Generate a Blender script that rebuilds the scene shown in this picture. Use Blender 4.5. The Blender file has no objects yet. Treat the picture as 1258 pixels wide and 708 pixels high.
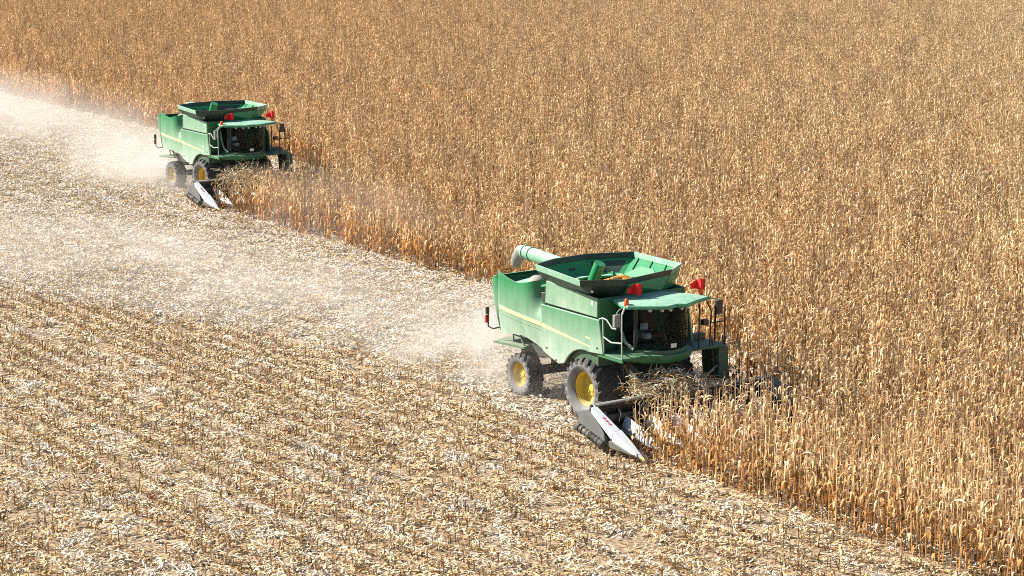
import bpy, bmesh, math, random
import numpy as np
from mathutils import Vector, Matrix

S = bpy.context.scene
C = S.collection
R = math.radians
random.seed(7)
rng = np.random.default_rng(11)

# ------------------------------------------------------------------ camera
CAM_H, CAM_P, CAM_T, CAM_F = 16.065, R(10.94), R(146.16), 2738.7
cd = bpy.data.cameras.new('camera')
cam = bpy.data.objects.new('camera', cd)
C.objects.link(cam)
cam.location = (0, 0, CAM_H)
cam.rotation_euler = (math.pi / 2 - CAM_P, 0, CAM_T - math.pi / 2)
cd.sensor_width = 36.0
cd.lens = CAM_F * 36.0 / 1258.0
cd.clip_start = 0.5
cd.clip_end = 6000
S.camera = cam

# ------------------------------------------------------------------ light
SUN_EL = R(37)
to_sun = Vector((-0.74, -0.67, 0)).normalized() * math.cos(SUN_EL) + Vector((0, 0, math.sin(SUN_EL)))
w = bpy.data.worlds.new('World')
S.world = w
w.use_nodes = True
nt = w.node_tree
nt.nodes.clear()
sky = nt.nodes.new('ShaderNodeTexSky')
sky.sky_type = 'NISHITA'
sky.sun_disc = False
sky.sun_elevation = SUN_EL
sky.sun_rotation = math.atan2(to_sun.x, to_sun.y)
sky.dust_density = 1.0
bg = nt.nodes.new('ShaderNodeBackground')
bg.inputs['Strength'].default_value = 0.065
wo = nt.nodes.new('ShaderNodeOutputWorld')
nt.links.new(sky.outputs[0], bg.inputs[0])
nt.links.new(bg.outputs[0], wo.inputs[0])
sl = bpy.data.lights.new('sun', 'SUN')
sl.energy = 5.0
sl.angle = R(0.5)
sl.color = (1.0, 0.95, 0.87)
so = bpy.data.objects.new('sun', sl)
C.objects.link(so)
so.rotation_euler = to_sun.to_track_quat('Z', 'Y').to_euler()
so.location = (-60, 0, 60)
S.view_settings.view_transform = 'Standard'
S.view_settings.look = 'None'
S.view_settings.exposure = 1.0
S.view_settings.gamma = 1
S.render.engine = 'CYCLES'
S.cycles.max_bounces = 6
S.cycles.diffuse_bounces = 1
S.cycles.transparent_max_bounces = 16
S.cycles.volume_bounces = 1
S.cycles.volume_step_rate = 1.5
S.cycles.use_denoising = False
S.cycles.pixel_filter_type = 'BLACKMAN_HARRIS'
S.cycles.filter_width = 1.0

# ------------------------------------------------------------------ materials
def mat(name, col=(0.5, 0.5, 0.5), rough=0.6, metal=0.0, spec=0.4):
    m = bpy.data.materials.new(name)
    m.use_nodes = True
    b = m.node_tree.nodes['Principled BSDF']
    b.inputs['Base Color'].default_value = (*col, 1)
    b.inputs['Roughness'].default_value = rough
    b.inputs['Metallic'].default_value = metal
    b.inputs['Specular IOR Level'].default_value = spec
    return m

def N(nt, t, **kw):
    n = nt.nodes.new(t)
    for k, v in kw.items():
        setattr(n, k, v)
    return n

def ramp(nt, stops):
    n = nt.nodes.new('ShaderNodeValToRGB')
    e = n.color_ramp.elements
    while len(e) < len(stops):
        e.new(0.5)
    for i, (p, c) in enumerate(stops):
        e[i].position = p
        e[i].color = (*c, 1) if len(c) == 3 else c
    return n

def dusty(name, col, dust=(0.47, 0.45, 0.36), amount=0.5, zlo=1.5, zhi=3.8, rough=0.42, top=0.35, base=0.1):
    """paint with field dust: more of it low on the machine and on faces that look up"""
    m = mat(name, col, rough)
    nt = m.node_tree
    b = nt.nodes['Principled BSDF']
    geo = N(nt, 'ShaderNodeNewGeometry')
    tc = N(nt, 'ShaderNodeTexCoord')
    sp = N(nt, 'ShaderNodeSeparateXYZ')
    nt.links.new(geo.outputs['Position'], sp.inputs[0])
    mr = N(nt, 'ShaderNodeMapRange')
    mr.inputs['From Min'].default_value = zlo
    mr.inputs['From Max'].default_value = zhi
    mr.inputs['To Min'].default_value = amount
    mr.inputs['To Max'].default_value = base
    nt.links.new(sp.outputs['Z'], mr.inputs['Value'])
    n1 = N(nt, 'ShaderNodeTexNoise')
    n1.inputs['Scale'].default_value = 1.7
    n1.inputs['Detail'].default_value = 6
    n1.inputs['Roughness'].default_value = 0.65
    nt.links.new(geo.outputs['Position'], n1.inputs['Vector'])
    mp = N(nt, 'ShaderNodeMapping')
    mp.inputs['Scale'].default_value = (5, 5, 0.8)
    nt.links.new(geo.outputs['Position'], mp.inputs['Vector'])
    n2 = N(nt, 'ShaderNodeTexNoise')
    n2.inputs['Scale'].default_value = 1.0
    n2.inputs['Detail'].default_value = 4
    nt.links.new(mp.outputs[0], n2.inputs['Vector'])
    ad = N(nt, 'ShaderNodeMath', operation='ADD')
    nt.links.new(n1.outputs['Fac'], ad.inputs[0])
    nt.links.new(n2.outputs['Fac'], ad.inputs[1])
    nr = N(nt, 'ShaderNodeMapRange')
    nr.inputs['From Min'].default_value = 0.6
    nr.inputs['From Max'].default_value = 1.4
    nr.inputs['To Min'].default_value = 0.6
    nr.inputs['To Max'].default_value = 1.35
    nt.links.new(ad.outputs[0], nr.inputs['Value'])
    mu = N(nt, 'ShaderNodeMath', operation='MULTIPLY')
    nt.links.new(mr.outputs[0], mu.inputs[0])
    nt.links.new(nr.outputs[0], mu.inputs[1])
    # up-facing
    sn = N(nt, 'ShaderNodeSeparateXYZ')
    nt.links.new(geo.outputs['Normal'], sn.inputs[0])
    ur = N(nt, 'ShaderNodeMapRange')
    ur.inputs['From Min'].default_value = 0.3
    ur.inputs['From Max'].default_value = 1.0
    ur.inputs['To Min'].default_value = 0
    ur.inputs['To Max'].default_value = top
    nt.links.new(sn.outputs['Z'], ur.inputs['Value'])
    um = N(nt, 'ShaderNodeMath', operation='MULTIPLY')
    nt.links.new(ur.outputs[0], um.inputs[0])
    nt.links.new(nr.outputs[0], um.inputs[1])
    mx = N(nt, 'ShaderNodeMath', operation='ADD', use_clamp=True)
    nt.links.new(mu.outputs[0], mx.inputs[0])
    nt.links.new(um.outputs[0], mx.inputs[1])
    mix = N(nt, 'ShaderNodeMix', data_type='RGBA')
    mix.inputs['A'].default_value = (*col, 1)
    mix.inputs['B'].default_value = (*dust, 1)
    nt.links.new(mx.outputs[0], mix.inputs['Factor'])
    nt.links.new(mix.outputs['Result'], b.inputs['Base Color'])
    rr = N(nt, 'ShaderNodeMapRange')
    rr.inputs['To Min'].default_value = rough
    rr.inputs['To Max'].default_value = 0.95
    nt.links.new(mx.outputs[0], rr.inputs['Value'])
    nt.links.new(rr.outputs[0], b.inputs['Roughness'])
    return m

M = {}
M['green'] = dusty('green_paint', (0.008, 0.19, 0.065), dust=(0.48, 0.54, 0.45), amount=0.80, zlo=1.5, zhi=3.5, base=0.03, rough=0.33)
M['green_in'] = dusty('green_tank_inside', (0.015, 0.25, 0.09), amount=0.03, base=0.03, top=0.05)
M['green_roof'] = dusty('green_roof', (0.015, 0.27, 0.11), dust=(0.6, 0.72, 0.62), amount=0.15, base=0.08, top=0.36)
M['green_dark'] = dusty('dark_green_paint', (0.008, 0.08, 0.032), amount=0.15, base=0.05, top=0.15)
M['rim_cap'] = dusty('dark_shaded_flap', (0.008, 0.03, 0.022), dust=(0.3, 0.36, 0.3), amount=0.05, base=0.05, top=0.14)  # dark flap underside and unlit lips, with their shade painted into the colour
M['green_shaded'] = dusty('shaded_green_paint', (0.007, 0.135, 0.05), amount=0.1, base=0.04, top=0.12)  # darker copy of the green: shade on forward-facing parts put into the colour
M['green_pale'] = dusty('dust_filmed_green', (0.008, 0.19, 0.065), dust=(0.48, 0.54, 0.45), amount=0.52, zlo=3.1, zhi=3.8, base=0.34)
M['lip'] = dusty('sunlit_dusty_edge', (0.03, 0.26, 0.12), dust=(0.55, 0.66, 0.56), amount=0.5, base=0.4, top=0.4)  # dusty lips of the sun-facing flaps, sunlight painted in as a paler colour
M['auger'] = dusty('pale_green_tube', (0.02, 0.28, 0.12), dust=(0.6, 0.7, 0.6), amount=0.4, base=0.3, top=0.3)
M['yellow'] = dusty('yellow_wheel', (0.75, 0.50, 0.02), amount=0.25, zlo=0, zhi=2, base=0.1)
M['feeder'] = dusty('feeder_paint', (0.01, 0.12, 0.045), amount=0.35, zlo=0, zhi=2.2, base=0.1, top=0.3)
M['stripe'] = dusty('yellow_stripe', (0.66, 0.57, 0.22), amount=0.55, base=0.4)
M['tyre'] = dusty('tyre_rubber', (0.022, 0.022, 0.023), dust=(0.33, 0.31, 0.28), amount=0.28, zlo=0, zhi=2, base=0.12, top=0.1, rough=0.85)
M['sidewall'] = dusty('tyre_sidewall', (0.035, 0.036, 0.038), dust=(0.34, 0.33, 0.31), amount=0.62, zlo=0, zhi=2, base=0.36, top=0.1, rough=0.9)
M['black'] = dusty('black_metal', (0.012, 0.013, 0.015), dust=(0.3, 0.27, 0.2), amount=0.25, zlo=0, zhi=3, base=0.08, top=0.12)
M['frame'] = dusty('chassis_metal', (0.02, 0.03, 0.026), dust=(0.28, 0.26, 0.21), amount=0.3, zlo=0, zhi=2.5, base=0.12, top=0.3)
M['poly'] = dusty('divider_plastic', (0.56, 0.61, 0.66), dust=(0.5, 0.44, 0.34), amount=0.2, zlo=0, zhi=2, base=0.05, top=0.08, rough=0.28)
M['polydark'] = dusty('dark_and_shaded_plastic', (0.06, 0.075, 0.08), dust=(0.4, 0.36, 0.28), amount=0.25, zlo=0, zhi=2, base=0.1, top=0.2)  # own dark colour on the skirts, painted shadow on the far divider
M['galv'] = dusty('grey_bar', (0.36, 0.34, 0.31), amount=0.3, zlo=0, zhi=3, base=0.3)
M['rail'] = dusty('pale_rail', (0.25, 0.4, 0.32), amount=0.5, base=0.4)
M['red'] = mat('red_cloth', (0.85, 0.02, 0.022), 0.8)
M['orange'] = mat('orange_lens', (0.8, 0.12, 0.02), 0.25)
M['redlens'] = mat('red_lens', (0.55, 0.03, 0.03), 0.3)
M['white'] = mat('white_sticker', (0.75, 0.75, 0.72), 0.5)
M['lens'] = mat('lamp_glass', (0.45, 0.47, 0.5), 0.15)
M['seat'] = mat('dark_seat', (0.10, 0.045, 0.04), 0.7)
M['inside'] = mat('trim_and_reflection', (0.36, 0.38, 0.39), 0.7)
M['grey'] = dusty('grey_cover', (0.14, 0.15, 0.16), amount=0.4, base=0.35, top=0.3)
M['rubber_spout'] = dusty('grey_spout', (0.10, 0.115, 0.125), amount=0.35, base=0.3, top=0.5)

gm = bpy.data.materials.new('cab_glass')
gm.use_nodes = True
g = gm.node_tree
g.nodes.clear()
o_ = N(g, 'ShaderNodeOutputMaterial')
tr = N(g, 'ShaderNodeBsdfTransparent')
tr.inputs[0].default_value = (0.58, 0.66, 0.68, 1)
gl = N(g, 'ShaderNodeBsdfGlossy')
gl.inputs['Roughness'].default_value = 0.03
gl.inputs[0].default_value = (0.5, 0.56, 0.6, 1)
fr = N(g, 'ShaderNodeFresnel')
fr.inputs['IOR'].default_value = 1.22
ms = N(g, 'ShaderNodeMixShader')
g.links.new(fr.outputs[0], ms.inputs[0])
g.links.new(tr.outputs[0], ms.inputs[1])
g.links.new(gl.outputs[0], ms.inputs[2])
g.links.new(ms.outputs[0], o_.inputs[0])
M['glass'] = gm
gs = gm.copy()
gs.name = 'tinted_cab_glass'
for n_ in gs.node_tree.nodes:
    if n_.type == 'BSDF_TRANSPARENT':
        n_.inputs[0].default_value = (0.09, 0.115, 0.13, 1)
M['side_glass'] = gs

def plant_mat(name, transl=0.25, var=0.35, big=None, sat=1.0):
    """dry plant matter: colour from the mesh's own 'col' attribute, each plant a little different"""
    m = bpy.data.materials.new(name)
    m.use_nodes = True
    nt = m.node_tree
    nt.nodes.clear()
    out = N(nt, 'ShaderNodeOutputMaterial')
    at = N(nt, 'ShaderNodeAttribute', attribute_name='col')
    oi = N(nt, 'ShaderNodeObjectInfo')
    mr = N(nt, 'ShaderNodeMapRange')
    mr.inputs['To Min'].default_value = 1 - var
    mr.inputs['To Max'].default_value = 1 + var
    nt.links.new(oi.outputs['Random'], mr.inputs['Value'])
    src = at.outputs['Color']
    if big:
        # the crop is riper and redder towards the cut side, more straw coloured deep in the field
        geo = N(nt, 'ShaderNodeNewGeometry')
        dt = N(nt, 'ShaderNodeVectorMath', operation='DOT_PRODUCT')
        dt.inputs[1].default_value = (0.0034, 0.0040, 0.0)
        nt.links.new(geo.outputs['Position'], dt.inputs[0])
        nz = N(nt, 'ShaderNodeTexNoise')
        nz.inputs['Scale'].default_value = 0.09
        nz.inputs['Detail'].default_value = 4
        nt.links.new(geo.outputs['Position'], nz.inputs['Vector'])
        ns = N(nt, 'ShaderNodeMath', operation='MULTIPLY')
        nt.links.new(nz.outputs['Fac'], ns.inputs[0])
        ns.inputs[1].default_value = 0.7
        ad = N(nt, 'ShaderNodeMath', operation='ADD')
        nt.links.new(ns.outputs[0], ad.inputs[0])
        nt.links.new(dt.outputs['Value'], ad.inputs[1])
        rp = ramp(nt, big)
        nt.links.new(ad.outputs[0], rp.inputs[0])
        mx = N(nt, 'ShaderNodeMix', data_type='RGBA', blend_type='MULTIPLY')
        mx.inputs['Factor'].default_value = 1
        nt.links.new(src, mx.inputs['A'])
        nt.links.new(rp.outputs[0], mx.inputs['B'])
        src = mx.outputs['Result']
    sc = N(nt, 'ShaderNodeVectorMath', operation='SCALE')
    nt.links.new(src, sc.inputs[0])
    nt.links.new(mr.outputs[0], sc.inputs['Scale'])
    d = N(nt, 'ShaderNodeBsdfDiffuse')
    nt.links.new(sc.outputs[0], d.inputs[0])
    t = N(nt, 'ShaderNodeBsdfTranslucent')
    nt.links.new(sc.outputs[0], t.inputs[0])
    ms = N(nt, 'ShaderNodeMixShader')
    ms.inputs[0].default_value = transl
    nt.links.new(d.outputs[0], ms.inputs[1])
    nt.links.new(t.outputs[0], ms.inputs[2])
    nt.links.new(ms.outputs[0], out.inputs[0])
    return m

M['corn'] = plant_mat('dry_corn', 0.15, 0.34, big=[(0.1, (1.07, 0.85, 0.66)), (0.42, (1.07, 0.90, 0.73)), (0.75, (1.07, 1.0, 0.86))])
M['litter'] = plant_mat('crop_litter', 0.12, 0.15)
M['grain'] = mat('corn_grain', (0.75, 0.36, 0.06), 0.6)

# ------------------------------------------------------------------ mesh builder
class MB:
    def __init__(s):
        s.v, s.f, s.mi, s.c = [], [], [], []
        s.cur = 0
        s.col = None

    def add(s, vs, fs):
        o = len(s.v)
        s.v.extend([tuple(p) for p in vs])
        s.f.extend([tuple(i + o for i in f) for f in fs])
        s.mi.extend([s.cur] * len(fs))
        if s.col is not None:
            s.c.extend([s.col] * len(vs))
        return o

    def box(s, c, size, rot=None):
        x, y, z = (k / 2 for k in size)
        vs = [Vector((a, b, d)) for a in (-x, x) for b in (-y, y) for d in (-z, z)]
        if rot is not None:
            vs = [rot @ p for p in vs]
        c = Vector(c)
        s.add([p + c for p in vs], [(0, 1, 3, 2), (4, 6, 7, 5), (0, 4, 5, 1), (2, 3, 7, 6), (0, 2, 6, 4), (1, 5, 7, 3)])

    def prism(s, poly, fn, a, b):
        """poly of 2d points; fn(u,v,t) -> xyz"""
        n = len(poly)
        vs = [fn(u, v, a) for u, v in poly] + [fn(u, v, b) for u, v in poly]
        fs = [tuple(range(n)), tuple(range(2 * n - 1, n - 1, -1))]
        fs += [(i, (i + 1) % n, n + (i + 1) % n, n + i) for i in range(n)]
        s.add(vs, fs)

    def tube(s, pts, r, n=8, caps=True):
        pts = [Vector(p) for p in pts]
        rs = r if isinstance(r, (list, tuple)) else [r] * len(pts)
        vs, fs = [], []
        ref = None
        for i, p in enumerate(pts):
            d = (pts[min(i + 1, len(pts) - 1)] - pts[max(i - 1, 0)]).normalized()
            if ref is None:
                ref = Vector((0, 0, 1)) if abs(d.z) < 0.9 else Vector((1, 0, 0))
            a = d.cross(ref).normalized()
            b = a.cross(d).normalized()
            ref = b
            for k in range(n):
                t = 2 * math.pi * k / n
                vs.append(p + (a * math.cos(t) + b * math.sin(t)) * rs[i])
        for i in range(len(pts) - 1):
            for k in range(n):
                fs.append((i * n + k, i * n + (k + 1) % n, (i + 1) * n + (k + 1) % n, (i + 1) * n + k))
        if caps:
            fs.append(tuple(range(n - 1, -1, -1)))
            fs.append(tuple(range((len(pts) - 1) * n, len(pts) * n)))
        s.add(vs, fs)

    def lathe_y(s, prof, c, n=48, closed=True):
        """prof: list of (radius, y)"""
        vs, fs = [], []
        m = len(prof)
        for k in range(n):
            t = 2 * math.pi * k / n
            for r_, y in prof:
                vs.append((c[0] + r_ * math.cos(t), c[1] + y, c[2] + r_ * math.sin(t)))
        for k in range(n):
            k2 = (k + 1) % n
            for i in range(m - 1 + (1 if closed else 0)):
                j = (i + 1) % m
                fs.append((k * m + i, k * m + j, k2 * m + j, k2 * m + i))
        s.add(vs, fs)

    def sheet(s, rows, off):
        """solid from a grid of points and an offset vector (or function of point)"""
        nr, nc = len(rows), len(rows[0])
        A = [Vector(p) for r_ in rows for p in r_]
        B = [p + Vector(off(p) if callable(off) else off) for p in A]
        n = len(A)
        fs = []
        for i in range(nr - 1):
            for j in range(nc - 1):
                q = (i * nc + j, i * nc + j + 1, (i + 1) * nc + j + 1, (i + 1) * nc + j)
                fs.append(q)
                fs.append(tuple(k + n for k in reversed(q)))
        bd = [j for j in range(nc)] + [i * nc + nc - 1 for i in range(1, nr)] + \
             [(nr - 1) * nc + j for j in range(nc - 2, -1, -1)] + [i * nc for i in range(nr - 2, 0, -1)]
        for a, b in zip(bd, bd[1:] + bd[:1]):
            fs.append((b, a, a + n, b + n))
        s.add(A + B, fs)

    def hull(s, pts):
        bm = bmesh.new()
        for p in pts:
            bm.verts.new(p)
        bmesh.ops.convex_hull(bm, input=bm.verts)
        bm.verts.index_update()
        vs = [v.co.copy() for v in bm.verts]
        fs = [tuple(v.index for v in f.verts) for f in bm.faces]
        bm.free()
        s.add(vs, fs)

    def mesh(s, name, mats, smooth=35, fixn=True):
        me = bpy.data.meshes.new(name)
        me.from_pydata(s.v, [], s.f)
        for m in (mats if isinstance(mats, (list, tuple)) else [mats]):
            me.materials.append(m)
        me.polygons.foreach_set('material_index', s.mi)
        if s.c:
            a = me.attributes.new('col', 'FLOAT_COLOR', 'POINT')
            a.data.foreach_set('color', np.array([(*c, 1) if len(c) == 3 else c for c in s.c], dtype=np.float32).ravel())
        if fixn:
            bm = bmesh.new()
            bm.from_mesh(me)
            bmesh.ops.recalc_face_normals(bm, faces=bm.faces)
            bm.to_mesh(me)
            bm.free()
        if smooth:
            me.shade_smooth()
            me.set_sharp_from_angle(angle=R(smooth))
        me.update()
        return me

    def build(s, name, mats, parent=None, smooth=35, bevel=0, loc=None, fixn=True):
        o = bpy.data.objects.new(name, s.mesh(name, mats, smooth, fixn))
        C.objects.link(o)
        if parent is not None:
            o.parent = parent
        if loc is not None:
            o.location = loc
        if bevel:
            b = o.modifiers.new('bevel', 'BEVEL')
            b.width = bevel
            b.segments = 2
            b.limit_method = 'ANGLE'
            b.angle_limit = R(40)
        return o

def empty(name, loc=(0, 0, 0), parent=None):
    o = bpy.data.objects.new(name, None)
    o.empty_display_size = 0.3
    C.objects.link(o)
    o.location = loc
    if parent is not None:
        o.parent = parent
    return o

def tag(o, label=None, cat=None, group=None, kind=None):
    for k, v in (('label', label), ('category', cat), ('group', group), ('kind', kind)):
        if v:
            o[k] = v
    return o

# ------------------------------------------------------------------ layout of the field
NEAR = Vector((-51.05, 38.41, 0))
FAR = Vector((-96.45, 48.40, 0))
ROW = 0.762
ROW0 = NEAR.y - 3.5 * ROW            # first standing row at the near edge
EDGE_NEAR = 45.55                     # standing edge left behind the near machine
EDGE_FAR = 56.3                       # standing edge left behind the far machine
CUT_X = 3.15                          # stalks stand up to here in front of an axle

def standing(x, y):
    if y < ROW0 - 0.2:
        return False
    if y < EDGE_NEAR:
        return x > NEAR.x + (CUT_X if y < NEAR.y + 3.6 else -1.6)
    if y < EDGE_FAR:
        return x > FAR.x + (CUT_X if y < FAR.y + 3.6 else -1.6)
    return True

def pulled(x, y):
    """stalks already being drawn into the header stand lower"""
    for o_ in (NEAR, FAR):
        if abs(y - o_.y) < 3.2 and 2.5 < x - o_.x < 5.2:
            return 1 - 0.42 * min(1.0, max(0.0, (5.0 - (x - o_.x)) / 1.5))
    return 1.0

_d = np.array([math.cos(CAM_T), math.sin(CAM_T), 0])
_r = np.array([math.sin(CAM_T), -math.cos(CAM_T), 0])
_fw = _d * math.cos(CAM_P) + np.array([0, 0, -math.sin(CAM_P)])
_up = _d * math.sin(CAM_P) + np.array([0, 0, math.cos(CAM_P)])

def project(x, y, z):
    v = np.stack([x, y, np.broadcast_to(z, np.shape(x)) - CAM_H], -1)
    zz = v @ _fw
    return 629 + CAM_F * (v @ _r) / zz, 354 - CAM_F * (v @ _up) / zz, zz

def in_view(x, y, h, mx=0.06, my=0.05):
    u0, v0, z0 = project(x, y, 0.0)
    u1, v1, z1 = project(x, y, h)
    return (z0 > 5) & (u0 > -1258 * mx) & (u0 < 1258 * (1 + mx)) & (v0 > -708 * my) & (v1 < 708 * (1 + my))

# ------------------------------------------------------------------ ground
def ground():
    mb = MB()
    mb.add([(-1600, -900, 0), (900, -900, 0), (900, 1600, 0), (-1600, 1600, 0)], [(0, 1, 2, 3)])
    m = mat('field_soil', (0.2, 0.15, 0.1), 0.95, spec=0.1)
    nt = m.node_tree
    b = nt.nodes['Principled BSDF']
    geo = N(nt, 'ShaderNodeNewGeometry')
    n1 = N(nt, 'ShaderNodeTexNoise')
    n1.inputs['Scale'].default_value = 9
    n1.inputs['Detail'].default_value = 8
    n1.inputs['Roughness'].default_value = 0.75
    nt.links.new(geo.outputs['Position'], n1.inputs['Vector'])
    rp = ramp(nt, [(0.36, (0.10, 0.062, 0.035)), (0.47, (0.27, 0.185, 0.11)), (0.56, (0.52, 0.40, 0.26)), (0.7, (0.68, 0.57, 0.42))])
    nt.links.new(n1.outputs['Fac'], rp.inputs[0])
    nt.links.new(rp.outputs[0], b.inputs['Base Color'])
    bp = N(nt, 'ShaderNodeBump')
    bp.inputs['Strength'].default_value = 0.8
    bp.inputs['Distance'].default_value = 0.05
    nt.links.new(n1.outputs['Fac'], bp.inputs['Height'])
    nt.links.new(bp.outputs[0], b.inputs['Normal'])
    o = mb.build('ground', m, smooth=0)
    tag(o, 'pale soil of the corn field under crop litter', 'ground', kind='structure')
ground()

# ------------------------------------------------------------------ geometry-node scatter for the masses nobody could count
def scatter(name, pts, rot, scl, idx, variants, label, cat):
    me = bpy.data.meshes.new(name)
    me.from_pydata([tuple(p) for p in pts], [], [])
    a = me.attributes.new('rot', 'FLOAT_VECTOR', 'POINT')
    a.data.foreach_set('vector', np.asarray(rot, dtype=np.float32).ravel())
    a = me.attributes.new('scl', 'FLOAT_VECTOR', 'POINT')
    a.data.foreach_set('vector', np.asarray(scl, dtype=np.float32).ravel())
    a = me.attributes.new('idx', 'INT', 'POINT')
    a.data.foreach_set('value', np.asarray(idx, dtype=np.int32))
    o = bpy.data.objects.new(name, me)
    C.objects.link(o)
    col = bpy.data.collections.new(name + '_kinds')
    for i, vm in enumerate(variants):
        vo = bpy.data.objects.new('%s_kind_%02d' % (name, i), vm)
        col.objects.link(vo)
    ng = bpy.data.node_groups.new(name + '_scatter', 'GeometryNodeTree')
    ng.interface.new_socket('Geometry', in_out='INPUT', socket_type='NodeSocketGeometry')
    ng.interface.new_socket('Geometry', in_out='OUTPUT', socket_type='NodeSocketGeometry')
    gi = ng.nodes.new('NodeGroupInput')
    go = ng.nodes.new('NodeGroupOutput')
    ci = ng.nodes.new('GeometryNodeCollectionInfo')
    ci.inputs['Collection'].default_value = col
    ci.inputs['Separate Children'].default_value = True
    ci.inputs['Reset Children'].default_value = True
    ip = ng.nodes.new('GeometryNodeInstanceOnPoints')
    ip.inputs['Pick Instance'].default_value = True
    def attr(nm, t):
        n = ng.nodes.new('GeometryNodeInputNamedAttribute')
        n.data_type = t
        n.inputs['Name'].default_value = nm
        return n.outputs['Attribute']
    ng.links.new(gi.outputs[0], ip.inputs['Points'])
    ng.links.new(ci.outputs[0], ip.inputs['Instance'])
    ng.links.new(attr('idx', 'INT'), ip.inputs['Instance Index'])
    e2r = ng.nodes.new('FunctionNodeEulerToRotation')
    ng.links.new(attr('rot', 'FLOAT_VECTOR'), e2r.inputs[0])
    ng.links.new(e2r.outputs[0], ip.inputs['Rotation'])
    ng.links.new(attr('scl', 'FLOAT_VECTOR'), ip.inputs['Scale'])
    ng.links.new(ip.outputs[0], go.inputs[0])
    md = o.modifiers.new('scatter', 'NODES')
    md.node_group = ng
    tag(o, label, cat, kind='stuff')
    return o

# ------------------------------------------------------------------ corn plants
def lerp(a, b, t):
    return tuple(x + (y - x) * t for x, y in zip(a, b))

PALE, STRAW, GOLD, ORNG, BRWN = (0.84, 0.75, 0.57), (0.72, 0.56, 0.34), (0.61, 0.43, 0.20), (0.47, 0.27, 0.11), (0.18, 0.09, 0.042)

def vary(c, k=0.15):
    s = 1 + random.uniform(-k, k)
    return tuple(min(0.9, x * s) for x in c)

def ribbon(mb, p, az, el, L, wd, droop, col, seg=5, twist=0.0):
    """a dry leaf: rises a little, breaks over and hangs"""
    p = Vector(p)
    vs, n = [], seg
    st = L / n
    tw = random.uniform(-0.5, 0.5)
    for i in range(n + 1):
        t = i / n
        side = Vector((-math.sin(az + tw), math.cos(az + tw), 0))
        dr = Vector((math.cos(az) * math.cos(el), math.sin(az) * math.cos(el), math.sin(el)))
        nrm = dr.cross(side)
        sd = side * math.cos(twist * t) + nrm * math.sin(twist * t)
        ww = wd * (0.55 + 1.3 * t if t < 0.3 else (1.0 - ((t - 0.3) / 0.7) ** 1.6 * 0.92)) * 0.5
        vs += [p + sd * ww, p - sd * ww]
        p = p + dr * st
        el = max(el - droop * (1.0 if t < 0.5 else 0.4), -1.5)
        az += random.uniform(-0.2, 0.2)
    o = len(mb.v)
    mb.add(vs, [(2 * i, 2 * i + 1, 2 * i + 3, 2 * i + 2) for i in range(n)])

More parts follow.
